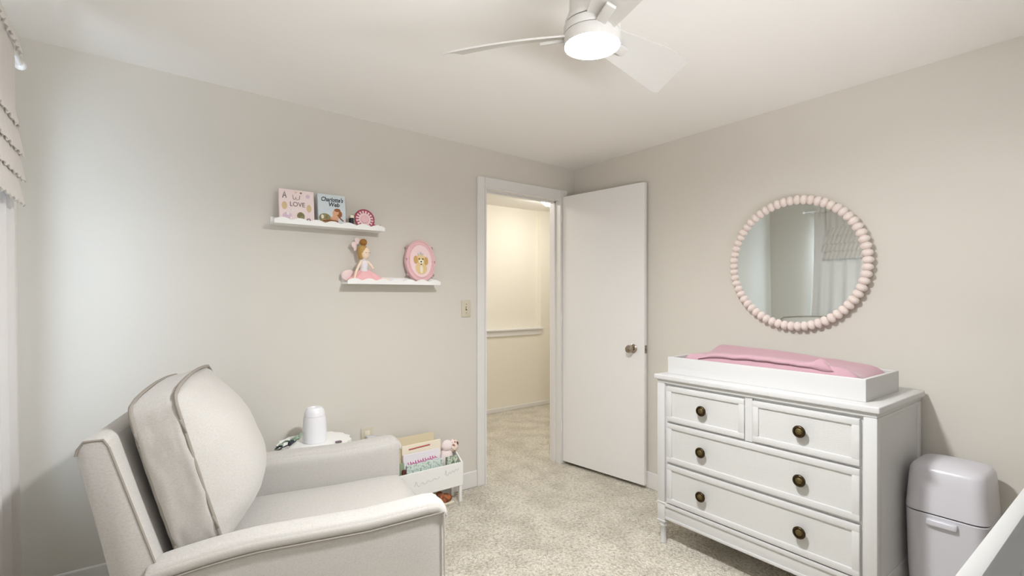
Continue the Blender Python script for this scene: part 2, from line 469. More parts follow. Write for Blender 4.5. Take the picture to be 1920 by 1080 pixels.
# ------------------------------------------------------------------ round beaded mirror on the right wall
mr = thing('wall_mirror', 'round mirror framed by pale pink beads above the dresser', 'mirror', (BX-.034, 1.212, 1.508), rot=Euler((0, R(-.85), R(-.3))))
RM = .336; nb = 62
bead0 = None
for i in range(nb):
    a = 2*PI*i/nb
    if not bead0:
        bm = new(); add_sphere(bm, (0, 0, 0), (.0235, .0192, .0255), 16, 10); bead0 = obj('bead', bm, M['beadpink'], mr); b = bead0
    else: b = bead0.copy(); COL.objects.link(b); b.parent = mr
    b.location = (0, RM*math.cos(a), RM*math.sin(a)); b.rotation_euler = (a-PI/2, 0, 0)
bm = new(); add_lathe(bm, [(0, .004), (.33, .004), (.338, .004), (.338, .026), (0, .026)], 72, axis='X'); obj('backing', bm, M['beadpink'], mr)
bm = new(); add_lathe(bm, [(0, -.003), (.322, -.003), (.322, .003), (0, .003)], 96, axis='X'); obj('mirror_glass', bm, M['mirror'], mr, smooth=False)

# ------------------------------------------------------------------ dresser
dr = thing('dresser', 'white four drawer dresser with bronze knobs and woven drawer fronts', 'dresser', (2.235, .675, 0))
W, D = 1.005, .56                                   # local x = depth (towards the wall), local y = width
bm = new(); add_box(bm, .02, D-.01, .02, W-.02, .13, .87); obj('carcass', bm, M['white'], dr, smooth=False)
bm = new(); add_box(bm, -.012, D, -.012, W+.012, .886, .912, .005, 3); add_box(bm, .002, D, .0, W, .866, .888, .004); obj('top', bm, M['white'], dr, angle=30)
def post(x, y):
    bm = new()
    add_box(bm, x, x+.046, y, y+.046, .225, .866, .003); add_box(bm, x-.003, x+.049, y-.003, y+.049, .216, .226, .003)
    add_box(bm, x, x+.046, y, y+.046, .125, .217, .003); add_box(bm, x-.003, x+.049, y-.003, y+.049, .117, .127, .003)
    o = obj('corner_post', bm, M['white'], dr, angle=30)
    bm = new(); cx, cy = x+.023, y+.023
    add_lathe(bm, [(0, 0), (.0165, 0), (.019, .004), (.0165, .010), (.015, .05), (.0175, .088), (.023, .094), (.0235, .102), (.020, .108), (.0225, .117), (0, .117)], 24, (cx, cy, 0)); obj('leg', bm, M['white'], dr)
for x in (.003, D-.055):
    for y in (.0, W-.046): post(x, y)
bm = new(); add_box(bm, .012, .03, .046, W-.046, .135, .222, .002); add_box(bm, .004, .014, .046, W-.046, .203, .224, .004); add_box(bm, .006, .014, .046, W-.046, .135, .150, .003); obj('front_apron', bm, M['white'], dr, angle=30)
for y0, s in ((.0, 0), (W-.02, 1)):
    bm = new(); ya = y0 if s == 0 else W-.02
    add_box(bm, .05, D-.055, .006 if s == 0 else W-.02, .02 if s == 0 else W-.006, .135, .866)
    add_box(bm, .05, D-.055, .001 if s == 0 else W-.012, .012 if s == 0 else W-.001, .135, .222, .002)
    add_box(bm, .05, D-.055, .001 if s == 0 else W-.012, .012 if s == 0 else W-.001, .852, .866, .002)
    obj('side_panel', bm, M['white'], dr, smooth=False)
bm = new(); add_box(bm, .010, .022, .485, .52, .66, .866, .001); obj('divider', bm, M['white'], dr, smooth=False)
def drawer(y0, y1, z0, z1, knobs):
    bm = new(); t = .028; x0, x1 = .002, .022; g = .002
    y0 += g; y1 -= g; z0 += g; z1 -= g
    # raised border strips round a sunk centre
    def bev(a0, a1, b0, b1): add_box(bm, x0, x1, a0, a1, b0, b1, .0035, 2)
    bev(y0, y1, z1-t, z1); bev(y0, y1, z0, z0+t); bev(y0, y0+t, z0+t-.004, z1-t+.004); bev(y1-t, y1, z0+t-.004, z1-t+.004)
    o = obj('drawer', bm, M['white'], dr, angle=30)
    bm = new(); add_box(bm, .010, .02, y0+t-.003, y1-t+.003, z0+t-.003, z1-t+.003); obj('woven_panel', bm, M['weave'], o, smooth=False)
    for ky in knobs:
        bm = new()
        add_lathe(bm, [(0, .012), (.009, .010), (.009, -.008), (.020, -.010), (.0255, -.014), (.0262, -.018), (.023, -.023), (.017, -.0235), (.0155, -.020)], 28, (0, ky, (z0+z1)/2), 'X', 0, cap=False)
        add_lathe(bm, [(.0155, -.020), (.014, -.022), (.008, -.0245), (0, -.025)], 28, (0, ky, (z0+z1)/2), 'X', 1, cap=False)
        obj('knob', bm, [M['bronze'], M['brass']], o, angle=60)
L0, L1 = .056, .946
drawer(.519, L1, .665, .856, [.731]); drawer(L0, .484, .665, .856, [.272])
drawer(L0, L1, .448, .658, [.272, .735]); drawer(L0, L1, .228, .438, [.272, .735])

# changing tray and pad
tx0, tx1, ty0, ty1, tz = 2.293, 2.685, .729, 1.652, .912
ct_ = thing('changing_tray', 'white open topped changing tray on the dresser', 'tray', (tx0, ty0, tz))
tw, tl = tx1-tx0, ty1-ty0
bm = new(); add_box(bm, 0, .016, 0, tl, 0, .091, .002); obj('front_panel', bm, M['white'], ct_, smooth=False)
bm = new(); add_box(bm, tw-.016, tw, 0, tl, 0, .091, .002); obj('back_panel', bm, M['white'], ct_, smooth=False)
for y in (0, tl-.016):
    bm = new(); add_box(bm, .016, tw-.016, y, y+.016, 0, .091, .002); obj('end_panel', bm, M['white'], ct_, smooth=False)
bm = new(); add_box(bm, .016, tw-.016, .016, tl-.016, .0, .008); obj('tray_bottom', bm, M['white'], ct_, smooth=False)

pad = thing('changing_pad', 'pink contoured changing pad lying in the white tray', 'changing pad', ((tx0+tx1)/2, 0, tz+.0085))
bm = new(); nx, ny = 24, 60; px0, px1 = -.172, .172; py0, py1 = ty0+.024, ty1-.07
G = {}
def ptop(u, v):
    # u 0..1 near -> far, v 0..1 right end -> left end
    e = min(1, max(0, v/.10)); e2 = min(1, max(0, (1-v)/.06))
    ends = (e*(2-e))**.5*(e2*(2-e2))**.5
    rise = .094+.038*(math.sin(min(1, v*1.12)*PI*.5)**1.2)
    far = rise*1.0; near = .100+.022*math.sin(PI*min(1, v*1.1))
    mid = .080+.02*v
    if u > .55: h = mid+(far-mid)*((u-.55)/.33)**1.5 if u < .88 else far
    elif u < .35: h = mid+(near-mid)*((.35-u)/.25)**1.4 if u > .10 else near
    else: h = mid
    eu = min(1, u/.05)*min(1, (1-u)/.05); eu = max(0, eu)**.5
    h += .002*mnoise.noise(Vector((u*6, v*14, 1)))
    return .006+max(.004, h*(.35+.65*ends)*(.45+.55*eu))
for i in range(nx+1):
    for j in range(ny+1):
        u, v = i/nx, j/ny
        G[i, j] = bm.verts.new((px0+(px1-px0)*u, py0+(py1-py0)*v, ptop(u, v)))
for i in range(nx):
    for j in range(ny): bm.faces.new((G[i, j], G[i+1, j], G[i+1, j+1], G[i, j+1]))
ring = [(i, 0) for i in range(nx+1)]+[(nx, j) for j in range(1, ny+1)]+[(i, ny) for i in range(nx-1, -1, -1)]+[(0, j) for j in range(ny-1, 0, -1)]
Bv = [bm.verts.new((G[k].co.x, G[k].co.y, 0)) for k in ring]
for k in range(len(ring)):
    a, b = ring[k], ring[(k+1) % len(ring)]
    bm.faces.new((G[a], G[b], Bv[(k+1) % len(ring)], Bv[k]))
bm.faces.new(Bv)
obj('pad_cover', bm, M['pink'], pad, angle=70)
# the loose fold of cover cloth along the near edge, ending in a little peak
bm = new(); n = 30; secs = []
for k in range(n+1):
    f = k/n; y = .868+.62*f; tip = 1-min(1, f/.12)
    zc = .106+.008*math.sin(PI*f)+.006*mnoise.noise(Vector((f*8, 3, 0)))
    hh = .010+.016*math.exp(-((f-.05)/.05)**2); wd = .030*(.75+.25*math.sin(PI*f))
    if f > .85: hh *= (1-f)/.15+.15; zc -= .02*(f-.85)/.15
    sec = []
    for q in range(10):
        a = 2*PI*q/10; sec.append(bm.verts.new((-.148+wd*math.cos(a), y+.02*math.sin(a)*tip, zc+hh*math.sin(a)*(1 if math.sin(a) < 0 else 1.4))))
    secs.append(sec)
for A, B_ in zip(secs, secs[1:]):
    for q in range(10): bm.faces.new((A[q], A[(q+1) % 10], B_[(q+1) % 10], B_[q]))
bm.faces.new(secs[0]); bm.faces.new(secs[-1])
obj('cover_fold', bm, M['pink'], pad, angle=80)

# ------------------------------------------------------------------ diaper pail
pl = thing('diaper_pail', 'tall white rounded diaper pail on the floor beside the dresser', 'diaper pail', (2.625, .536, 0))
def rrect(hx, hy, r, n=6):
    pts = []
    for cx, cy, a0 in ((hx-r, hy-r, 0), (-hx+r, hy-r, 90), (-hx+r, -hy+r, 180), (hx-r, -hy+r, 270)):
        for k in range(n+1):
            a = R(a0+90*k/n); pts.append((cx+r*math.cos(a), cy+r*math.sin(a)))
    return pts
def loft(bm, secs, capb=True, capt=True, dip=0):
    rings = []
    for (hx, hy, r, z) in secs:
        rings.append([bm.verts.new((x, y, z+dip*(-(x/.14)))) for x, y in rrect(hx, hy, r)])
    n = len(rings[0])
    for A, B_ in zip(rings, rings[1:]):
        for k in range(n): bm.faces.new((A[k], A[(k+1) % n], B_[(k+1) % n], B_[k]))
    if capb: bm.faces.new(rings[0])
    if capt: bm.faces.new(rings[-1])
    return bm
bm = new(); loft(bm, [(.108, .104, .03, 0), (.113, .109, .036, .01), (.127, .122, .042, .25), (.132, .127, .045, .458), (.133, .128, .045, .466), (.130, .125, .043, .469)])
obj('pail_body', bm, M['plastic'], pl)
bm = new(); loft(bm, [(.127, .122, .042, .466), (.127, .122, .042, .474)]); obj('seam', bm, M['dark'], pl)
bm = new(); loft(bm, [(.128, .123, .043, .473), (.133, .128, .045, .475), (.132, .127, .046, .50), (.126, .121, .048, .60), (.122, .117, .046, .634), (.116, .111, .045, .648), (.106, .102, .042, .655), (.085, .08, .04, .662), (.05, .048, .03, .668), (.02, .02, .015, .670)])
obj('lid', bm, M['plastic'], pl)
bm = new(); add_rbox(bm, (-.136, .005, .443), (.012, .048, .014), .008, 5); obj('latch_button', bm, M['plastic'], pl)

# ------------------------------------------------------------------ crib
cr = thing('crib', 'white wooden crib whose long rail crosses the lower right corner', 'crib', (.78, -.52, 0))
cl, cwid, ch = 1.42, .715, .92
def rail(y):
    bm = new(); add_box(bm, 0, cl, y, y+.026, ch-.022, ch, .004); add_box(bm, 0, cl, y+.003, y+.023, ch-.105, ch-.022, .002); add_box(bm, .03, cl-.03, y+.003, y+.023, .2, .27, .003); obj('side_rail', bm, M['crib'], cr, angle=30)
rail(0); rail(cwid-.026)
slat0 = None
for y in (.006, cwid-.020):
    for k in range(16):
        if not slat0:
            bm = new(); add_box(bm, -.011, .011, 0, .014, .265, ch-.10, .003); slat0 = obj('slat', bm, M['crib'], cr, smooth=False); s = slat0
        else: s = slat0.copy(); COL.objects.link(s); s.parent = cr
        s.location = (.1+k*(cl-.2)/15, y, 0)
for x in (0, cl-.03):
    bm = new(); add_box(bm, x, x+.03, .026, cwid-.026, .2, ch, .004); obj('end_panel', bm, M['crib'], cr, smooth=False)
    for y in (0, cwid-.04):
        bm = new(); add_box(bm, x, x+.03, y, y+.04, 0, ch-.105, .003); obj('leg', bm, M['crib'], cr, smooth=False)
bm = new(); add_rbox(bm, (cl/2, cwid/2, .34), (cl/2-.035, cwid/2-.03, .065), .02, 6); obj('mattress', bm, M['curtain'], cr)

# ------------------------------------------------------------------ armchair
ac = thing('armchair', 'oatmeal linen recliner armchair with an overstuffed back cushion', 'armchair', (.835, 1.527, 0), R(-13))
CW = .93
# back frame: a leaning wedge
poly = [(-1.022, .900), (-1.012, .931), (-.985, .940), (-.955, .935), (-.945, .915), (-.82, .50), (-.78, .22), (-.90, .16), (-.935, .5)]
bm = new(); add_prism(bm, poly, .035, CW-.035, 'XZ', .012, seg=3); obj('back_frame', bm, M['linen'], ac, angle=50)
for y in (.037, CW-.037):
    bm = new(); add_tube(bm, [(-1.0205, y, .895), (-1.017, y, .912), (-1.004, y, .932), (-.96, y, .934), (-.947, y, .912), (-.82, y, .5), (-.785, y, .3)], .0035, 6)
    obj('frame_welt', bm, M['linen_shade'], ac)
def arm_z(s):           # height of the arm along its length
    z = .588+.02*max(0, (s+.25)/.25)
    if s < -.55: z -= .045*((-.55-s)/.33)**1.6
    return z
def make_arm(y0, y1, out):
    """out = -1 / +1: the side of the arm that faces away from the seat, where the pad overhangs"""
    yc, hw = (y0+y1)/2, (y1-y0)/2
    def f1(p, u):
        s = p.x-.42; top = arm_z(s)+.001
        return Vector((p.x, p.y, .14+(p.z+.25)/.5*(top-.14)))
    bm = new(); add_rbox(bm, (-.42, yc-out*.004, 0), (.43, hw-.004, .25), .024, 14, f1); a = obj('arm', bm, M['linen'], ac, angle=60)
    def f2(p, u):
        s = p.x-.42; crown = .012*(1-u.y*u.y) if u.z > 0 else 0
        z = arm_z(s)-.012+p.z+crown
        if s > -.035: z -= .05*((s+.035)/.04)**2*.35
        return Vector((p.x, p.y, z))
    bm = new(); add_rbox(bm, (-.42, yc+out*.008, 0), (.441, hw-.008, .018), .016, 18, f2); obj('arm_pad', bm, M['linen'], a, angle=60)
    y = yc+out*(hw-.003)
    bm = new(); add_tube(bm, [(-.86+.868*k/24, y, arm_z(-.86+.868*k/24)-.031) for k in range(25)], .0032, 6); obj('pad_welt', bm, M['linen_shade'], a)
    bm = new(); add_tube(bm, [(.006, y, arm_z(-.01)-.034), (.008, y, .5), (.009, y, .3), (.009, y, .15)], .0035, 6); obj('front_welt', bm, M['linen'], a)
make_arm(0, .125, -1); make_arm(CW-.125, CW, 1)
# seat cushion
def fseat(p, u):
    z = p.z
    if u.z > 0: z += .022*(1-abs(u.x)**2.2)*(1-abs(u.y)**2.6)+.02*max(0, u.x)*(1-max(0, u.x)**6)
    x = p.x
    if u.x > 0: x += .018*(1-u.y*u.y)*(1-u.z*u.z)
    return Vector((x, p.y, z))
bm = new(); add_rbox(bm, (-.355, CW/2, .37), (.38, (CW-.25)/2-.004, .075), .04, 14, fseat); obj('seat_cushion', bm, M['linen'], ac, angle=70)
bm = new(); add_box(bm, -.80, -.02, .03, CW-.03, .12, .30, .015); obj('seat_base', bm, M['linen'], ac)
bm = new(); add_lathe(bm, [(0, 0), (.26, 0), (.27, .012), (.25, .03), (.06, .05), (.06, .13), (0, .13)], 40, (-.45, CW/2, 0)); obj('swivel_base', bm, M['black'], ac)
# back cushion, overstuffed, leaning with the frame
cu = thing('back_cushion', None, None, (-.800, CW/2, .765)); cu.parent = ac; cu.rotation_euler = (0, R(-15.5), 0)
HWc, HH = .355, .256
def fback(p, u):
    x = p.x; ru = (1-abs(u.y)**2.6)*(1-abs(u.z)**2.2)
    lower = 1-.48*u.z
    if u.x > 0: x += .128*ru*lower*u.x
    else: x += .03*ru*u.x
    y = p.y*(1-.05*abs(u.z)**3)+.010*math.copysign(1, u.y)*(1-abs(u.z)**2)*(abs(u.y) > .95)
    z = p.z+.022*max(0, u.z)*(1-u.y*u.y)
    # creases of the boxing and front
    q = Vector((u.x*1.5, u.y*2.2, u.z*5.5))
    k = .004*mnoise.noise(q)+.002*mnoise.noise(q*2.3)
    return Vector((x+(k if u.x > .3 else 0), y+(k if abs(u.y) > .9 else 0)*math.copysign(1, u.y), z+(k if u.z > .8 else 0)))
bm = new(); add_rbox(bm, (0, 0, 0), (.066, HWc, HH), .022, 22, fback); obj('cushion_cover', bm, M['linen'], cu, angle=80)
def welt_loop(x):
    pts = []
    for yy, zz in rrect(HWc*1.004, HH*1.0, .028, 8):
        uy, uz = yy/HWc, zz/HH
        pts.append((x, yy*(1-.05*abs(uz)**3)+.010*math.copysign(1, uy)*(1-abs(uz)**2)*(abs(uy) > .95), zz+.022*max(0, uz)*(1-uy*uy)))
    # densify straight runs so that they follow the swell
    out = []
    for a, b in zip(pts, pts[1:]+pts[:1]):
        n = 10 if (Vector(a)-Vector(b)).length > .1 else 1
        for k in range(n):
            f = k/n; yy = a[1]+(b[1]-a[1])*f; zz = a[2]+(b[2]-a[2])*f
            if n > 1 and abs(a[1]-b[1]) < .02: yy += math.copysign(.010*(1-(zz/HH)**2), yy)
            if n > 1 and zz > 0 and abs(a[2]-b[2]) < .02: zz += .022*(1-(yy/HWc)**2)
            out.append((x, yy, zz))
    return out
for x in (-.058, .060):
    bm = new(); add_tube(bm, welt_loop(x), .006, 8, closed=True); obj('cushion_welt', bm, M['linen_shade'], cu)

# ------------------------------------------------------------------ side table behind the armchair and what stands on it
tb = thing('side_table', 'small round white side table between armchair and wall', 'table', (.725, 2.722, 0))
bm = new(); seg = 60; Rg = [[], []]
for s, z in ((0, .548), (1, .566)):
    for k in range(seg):
        a = 2*PI*k/seg; r = .180+.006*math.cos(15*a); Rg[s].append(bm.verts.new((r*math.cos(a), r*math.sin(a), z)))
bm.faces.new(Rg[0]); bm.faces.new(Rg[1])
for k in range(seg): bm.faces.new((Rg[0][k], Rg[0][(k+1) % seg], Rg[1][(k+1) % seg], Rg[1][k]))
obj('tabletop', bm, M['white2'], tb, angle=30)
bm = new(); add_lathe(bm, [(0, 0), (.13, 0), (.13, .014), (.03, .03), (.022, .08), (.022, .5), (.05, .548), (0, .548)], 32); obj('pedestal', bm, M['white2'], tb)
bm = new(); h = thing('humidifier', 'tall white rounded humidifier on the small round table', 'humidifier', (.722, 2.715, .567))
add_lathe(bm, [(0, 0), (.058, 0), (.0605, .006), (.060, .05), (.057, .11), (.053, .135), (0, .135)], 40); obj('humidifier_body', bm, M['ceramic'], h)
bm = new(); add_lathe(bm, [(0, .136), (.0525, .136), (.050, .152), (.046, .166), (.038, .176), (.036, .179), (.020, .180), (.018, .176), (0, .176)], 40); obj('humidifier_cap', bm, M['ceramic'], h)
sp = thing('greenery_sprig', 'small sprig of sage green leaves at the left table edge', 'greenery', (.585, 2.662, .567), R(28))
bm = new(); add_tube(bm, [(-.075, 0, .006), (-.03, .01, .012), (.02, .0, .02), (.07, .01, .03)], .003, 6); obj('stem', bm, M['ink'], sp)
for k in range(9):
    f = k/8; bm = new()
    def lf(p, f=f): return p+Vector((0, 0, .010*math.cos(p.x*60)))
    add_sphere(bm, (0, 0, 0), (.020+.006*random.random(), .013, .004), 10, 6, fn=lf)
    o = obj('leaf', bm, M['ink'] if k in (0, 4) else M['sage'], sp); o.location = (-.07+.14*f, random.uniform(-.018, .018), .012+.022*f+random.uniform(0, .012)); o.rotation_euler = (random.uniform(-.6, .6), random.uniform(-.7, .2), random.uniform(-1, 1))
bm = new(); add_rbox(bm, (.815, 2.612, .5715), (.016, .010, .0042), .004, 4); tag(obj('hair_clip', bm, M['greyink']), 'tiny dark clip lying near the right front of the round table', 'clip')

# outlet low on the back wall with a plug in it
ot = thing('wall_outlet', 'almond wall outlet half hidden behind the chair arm', 'outlet', (1.083, AY-.004, .478))
bm = new(); add_box(bm, -.037, .037, -.003, .004, -.058, .058, .002); obj('cover_plate', bm, M['plate'], ot)
bm = new(); add_box(bm, -.016, .016, -.005, -.002, .01, .04, .001); obj('socket', bm, M['toggle'], ot)
pg = thing('plug', 'white plug pushed into the wall outlet by the chair arm', 'plug', (1.096, AY-.009, .458))
bm = new(); add_rbox(bm, (0, -.020, 0), (.027, .019, .032), .006, 5); obj('plug_body', bm, M['plastic'], pg)

# light switch by the door
sw = thing('light_switch', 'almond light switch plate left of the doorway', 'light switch', (1.783, AY-.004, 1.247))
bm = new(); add_box(bm, -.036, .036, -.003, .004, -.058, .058, .002); obj('switch_plate', bm, M['plate'], sw)
bm = new(); add_box(bm, -.006, .006, -.004, -.002, -.013, .013); obj('toggle_slot', bm, M['greyink'], sw, smooth=False)
bm = new(); add_box(bm, -.004, .004, -.014, -.003, -.002, .009, .001); obj('toggle', bm, M['toggle'], sw)
for z in (-.03, .03):
    bm = new(); add_lathe(bm, [(0, -.0045), (.003, -.0045), (.003, -.002), (0, -.002)], 12, (0, 0, z), 'Y'); obj('screw', bm, M['nickel'], sw)

# ------------------------------------------------------------------ scalloped wall shelves
def shelf(x0, x1, z, label):
    w = x1-x0; o = thing('wall_shelf', label, 'shelf', (x0, AY, z), group='scalloped white wall shelves')
    bm = new(); add_box(bm, 0, w, -.1, 0, 0, .014, .002); obj('shelf_board', bm, M['white2'], o, smooth=False)
    bm = new(); add_box(bm, 0, w, -.012, -.0, .014, .044, .002); obj('back_rail', bm, M['white2'], o, smooth=False)
    n = 72; poly = [(0, 0), (w, 0)]
    for k in range(n+1):
        x = w*(1-k/n); ph = (x/w*7.0) % 1
        poly.append((x, .020+.013*abs(math.sin(PI*(x/w*7.0)))))
    bm = new(); add_prism(bm, poly, -.112, -.1, 'XZ'); obj('scalloped_lip', bm, M['white2'], o, smooth=False)
    return o
SU, SL = 1.720, 1.404
shelf(.546, 1.152, SU, 'upper white scalloped wall shelf holding the children\'s books')
shelf(.930, 1.527, SL, 'lower white scalloped wall shelf holding the doll and oval plaque')

def board_book(name, label, x, w, h, t, m, y, z, lean, group=None, page=True, yaw=0):
    """book with its cover facing the room; local origin at the bottom centre of the front cover"""
    o = thing(name, label, 'book', (x, y, z), group=group, rot=Euler((R(-lean), 0, R(yaw))))
    bm = new(); add_box(bm, -w/2, w/2, -.0, .003, 0, h, .001); add_box(bm, -w/2, w/2, t-.003, t, 0, h, .001); add_box(bm, -w/2, -w/2+.003, .003, t-.003, 0, h)
    obj('cover', bm, m, o, smooth=False)
    bm = new(); add_box(bm, -w/2+.003, w/2-.003, .003, t-.003, .003, h-.003); obj('page_block', bm, M['cream'], o, smooth=False)
    return o
FACE = (R(90), 0, 0)
bz = SU+.015
b1 = board_book('picture_book', 'square pale pink picture book lettered LOVE on the upper shelf', .668, .178, .180, .02, M['bookpink'], 2.845, bz, 8, 'picture books on the upper shelf')
text('title', 'LOVE', .036, b1, (.002, -.0005, .098), FACE, M['greyink'], sx=.92)
bm = new()
def blob(bm, x, z, rx, rz, mi, n=14, y=-.0006):
    vs = [bm.verts.new((x+rx*math.cos(2*PI*k/n), y, z+rz*math.sin(2*PI*k/n))) for k in range(n)]
    vb = [bm.verts.new((v.co.x, .0004, v.co.z)) for v in vs]
    f = bm.faces.new(vs); f.material_index = mi
    for k in range(n):
        f = bm.faces.new((vs[k], vs[(k+1) % n], vb[(k+1) % n], vb[k])); f.material_index = mi
def stroke(bm, pts, r, mi, y=-.0008):
    add_tube(bm, [(p[0], y, p[1]) for p in pts], r, 5, mi=mi)
blob(bm, -.064, .088, .014, .022, 0); blob(bm, .062, .082, .013, .022, 0); blob(bm, -.05, .03, .026, .022, 1); blob(bm, .018, .034, .020, .024, 2)
for p in ((-.03, .02), (.0, .018), (-.046, .044), (-.024, .066)): blob(bm, p[0], p[1], .008, .008, 3, y=-.0012)
stroke(bm, [(-.072, .13), (-.062, .165), (-.054, .13)], .0022, 4); stroke(bm, [(-.069, .143), (-.057, .143)], .002, 4)
stroke(bm, [(-.02, .15), (-.018, .128), (-.01, .124), (-.006, .14), (.0, .124), (.012, .128), (.016, .15)], .0016, 2)
blob(bm, .058, .150, .011, .011, 1); stroke(bm, [(.046, .008), (.052, .022), (.062, .024), (.07, .010)], .0022, 4)
blob(bm, .022, .165, .006, .005, 2); blob(bm, -.004, .167, .006, .005, 0)
obj('cover_print', bm, [M['goldprint'], M['lilac'], M['olive'], M['silver'], M['greyink']], b1, smooth=False)

b2 = board_book('picture_book', "pale blue storybook titled Charlotte's Web on the upper shelf", .853, .152, .176, .03, M['bookblue'], 2.840, bz, 8, 'picture books on the upper shelf')
text('title', "Charlotte's", .034, b2, (.002, -.0005, .146), FACE, M['ink'], shear=.25, sx=.80, bold=.0007)
text('title', 'Web', .034, b2, (.012, -.0005, .118), FACE, M['ink'], shear=.15, sx=.9, bold=.0007)
bm = new()
blob(bm, -.04, .036, .034, .028, 0); blob(bm, .03, .03, .045, .026, 1); blob(bm, -.005, .016, .066, .015, 2); blob(bm, .024, .066, .022, .027, 2, y=-.0009)
blob(bm, .03, .088, .018, .010, 3, y=-.0012); blob(bm, .046, .066, .010, .018, 3, y=-.0012); blob(bm, .052, .03, .020, .022, 4, y=-.0009)
stroke(bm, [(.03, .062), (.045, .04), (.062, .026)], .004, 3); blob(bm, -.054, .044, .008, .012, 5, y=-.0012); stroke(bm, [(-.05, .02), (-.01, .026), (.03, .02)], .003, 3)
blob(bm, .04, .008, .034, .008, 4, y=-.0012)
obj('cover_print', bm, [M['olive'], M['peach'], M['peach'], M['brownprint'], M['bookblue'], M['cream']], b2, smooth=False)

bx = thing('shade_block', 'slim dark block with cream top standing for the shade left of the wheel', 'box', (.964, 2.855, SU+.015))
bm = new(); add_box(bm, -.010, .008, -.02, .02, 0, .05, .003); obj('block_body', bm, M['ink'], bx)  # dark block put where the wheel's shadow falls
bm = new(); add_box(bm, -.011, .009, -.021, .021, .05, .066, .003); obj('block_top', bm, M['cream'], bx)

wh = thing('wheel_ornament', 'round pink wheel ornament with crimson spokes at the right of the upper shelf', 'ornament', (1.040, 2.850, SU+.015+.050), rot=Euler((R(-8), 0, 0)))
bm = new(); add_lathe(bm, [(.0, -.004), (.055, -.004), (.055, .004), (0, .004)], 48, axis='Y'); obj('disc', bm, M['rose2'], wh, smooth=False)
bm = new()
add_tube(bm, [(.056*math.cos(2*PI*k/48), -.003, .056*math.sin(2*PI*k/48)) for k in range(48)], .005, 8, closed=True)
for k in range(16):
    a = 2*PI*k/16; add_tube(bm, [(.036*math.cos(a), -.006, .036*math.sin(a)), (.054*math.cos(a), -.006, .054*math.sin(a))], .0032, 6)
obj('rim', bm, M['crimson'], wh)
bm = new(); add_lathe(bm, [(0, -.009), (.022, -.008), (.026, -.004), (0, -.004)], 24, axis='Y'); obj('hub_disc', bm, M['rose'], wh)
bm = new(); add_tube(bm, [(.05, -.004, -.030), (.075, -.006, -.036), (.095, -.01, -.029)], .006, 8, taper=lambda f: 1-.7*f); obj('ribbon', bm, M['crimson'], wh)

# ------------------------------------------------------------------ ballerina doll
dl = thing('ballerina_doll', 'cloth ballerina doll with brown bun and pink tutu sitting on the lower shelf', 'doll', (1.040, 2.862, SL+.015))
bm = new(); n = 64
prof = [(.022, .070), (.040, .056), (.064, .036), (.086, .016), (.094, .006)]
rings = []
for r, z in prof:
    ring = []
    for k in range(n):
        a = 2*PI*k/n; w = 1+.10*math.sin(11*a+r*30)*(r/.09)
        sx = (1.30 if math.cos(a) > 0 else .95); ring.append(bm.verts.new((r*w*math.cos(a)*sx, max(-.036, min(.05, r*w*math.sin(a)*.55)), z+.006*math.sin(9*a+1)*(r/.09))))
    rings.append(ring)
for A, B_ in zip(rings, rings[1:]):
    for k in range(n): bm.faces.new((A[k], A[(k+1) % n], B_[(k+1) % n], B_[k]))
bm.faces.new(rings[0]); bm.faces.new(rings[-1])
obj('tutu', bm, M['tulle'], dl)
bm = new(); add_sphere(bm, (-.078, .030, .036), (.045, .012, .034), 16, 10); obj('tulle_layer', bm, M['tulle2'], dl)
bm = new(); add_lathe(bm, [(0, .055), (.024, .06), (.021, .08), (.026, .10), (.022, .122), (.009, .130), (.008, .14), (0, .14)], 20); obj('bodice', bm, M['bodice'], dl)
bm = new(); add_sphere(bm, (.006, -.004, .170), (.028, .028, .037), 20, 14)
add_sphere(bm, (.018, -.032, .164), (.0035, .0035, .0035), 8, 6)
obj('head', bm, M['skin'], dl)
bm = new()
def hairfn(p): return p
add_sphere(bm, (-.004, .004, .183), (.031, .031, .034), 20, 14); add_sphere(bm, (-.017, .006, .160), (.014, .024, .030), 14, 10)
obj('hair', bm, M['hair'], dl)
bm = new(); add_sphere(bm, (-.002, .0, .232), (.021, .021, .021), 16, 10); obj('hair_bun', bm, M['bun'], dl)
bm = new()
for ex in (.004, .024): add_tube(bm, [(ex-.005, -.0305, .171), (ex, -.0325, .168), (ex+.005, -.0305, .171)], .0012, 5)
obj('eyelashes', bm, M['greyink'], dl)
bm = new()
for s in (-1, 1): add_sphere(bm, (-.04+s*.010, .02, .228+s*.012), (.017, .009, .020), 12, 8)
add_sphere(bm, (-.044, .02, .200), (.010, .007, .020), 10, 8)
obj('hair_bow', bm, M['tulle2'], dl)
bm = new(); add_tube(bm, [(-.018, -.012, .122), (-.040, -.024, .088), (-.058, -.030, .050), (-.068, -.034, .014)], .0085, 10, taper=lambda f: 1-.25*f); obj('arm', bm, M['skin'], dl)
bm = new(); add_tube(bm, [(.018, -.010, .120), (.036, -.02, .098), (.048, -.028, .075)], .008, 10, taper=lambda f: 1-.25*f); obj('arm', bm, M['skin'], dl)
for k, y in enumerate((-.018, .004)):
    bm = new(); add_tube(bm, [(.05, y, .022), (.10, y-.004, .016), (.150-.01*k, y-.004, .010)], .009, 10, taper=lambda f: 1-.2*f); l = obj('leg', bm, M['skin'], dl)
    bm = new(); add_sphere(bm, (.160-.01*k, y-.004, .012), (.020, .009, .009), 12, 8); obj('slipper', bm, M['bodice'], l)

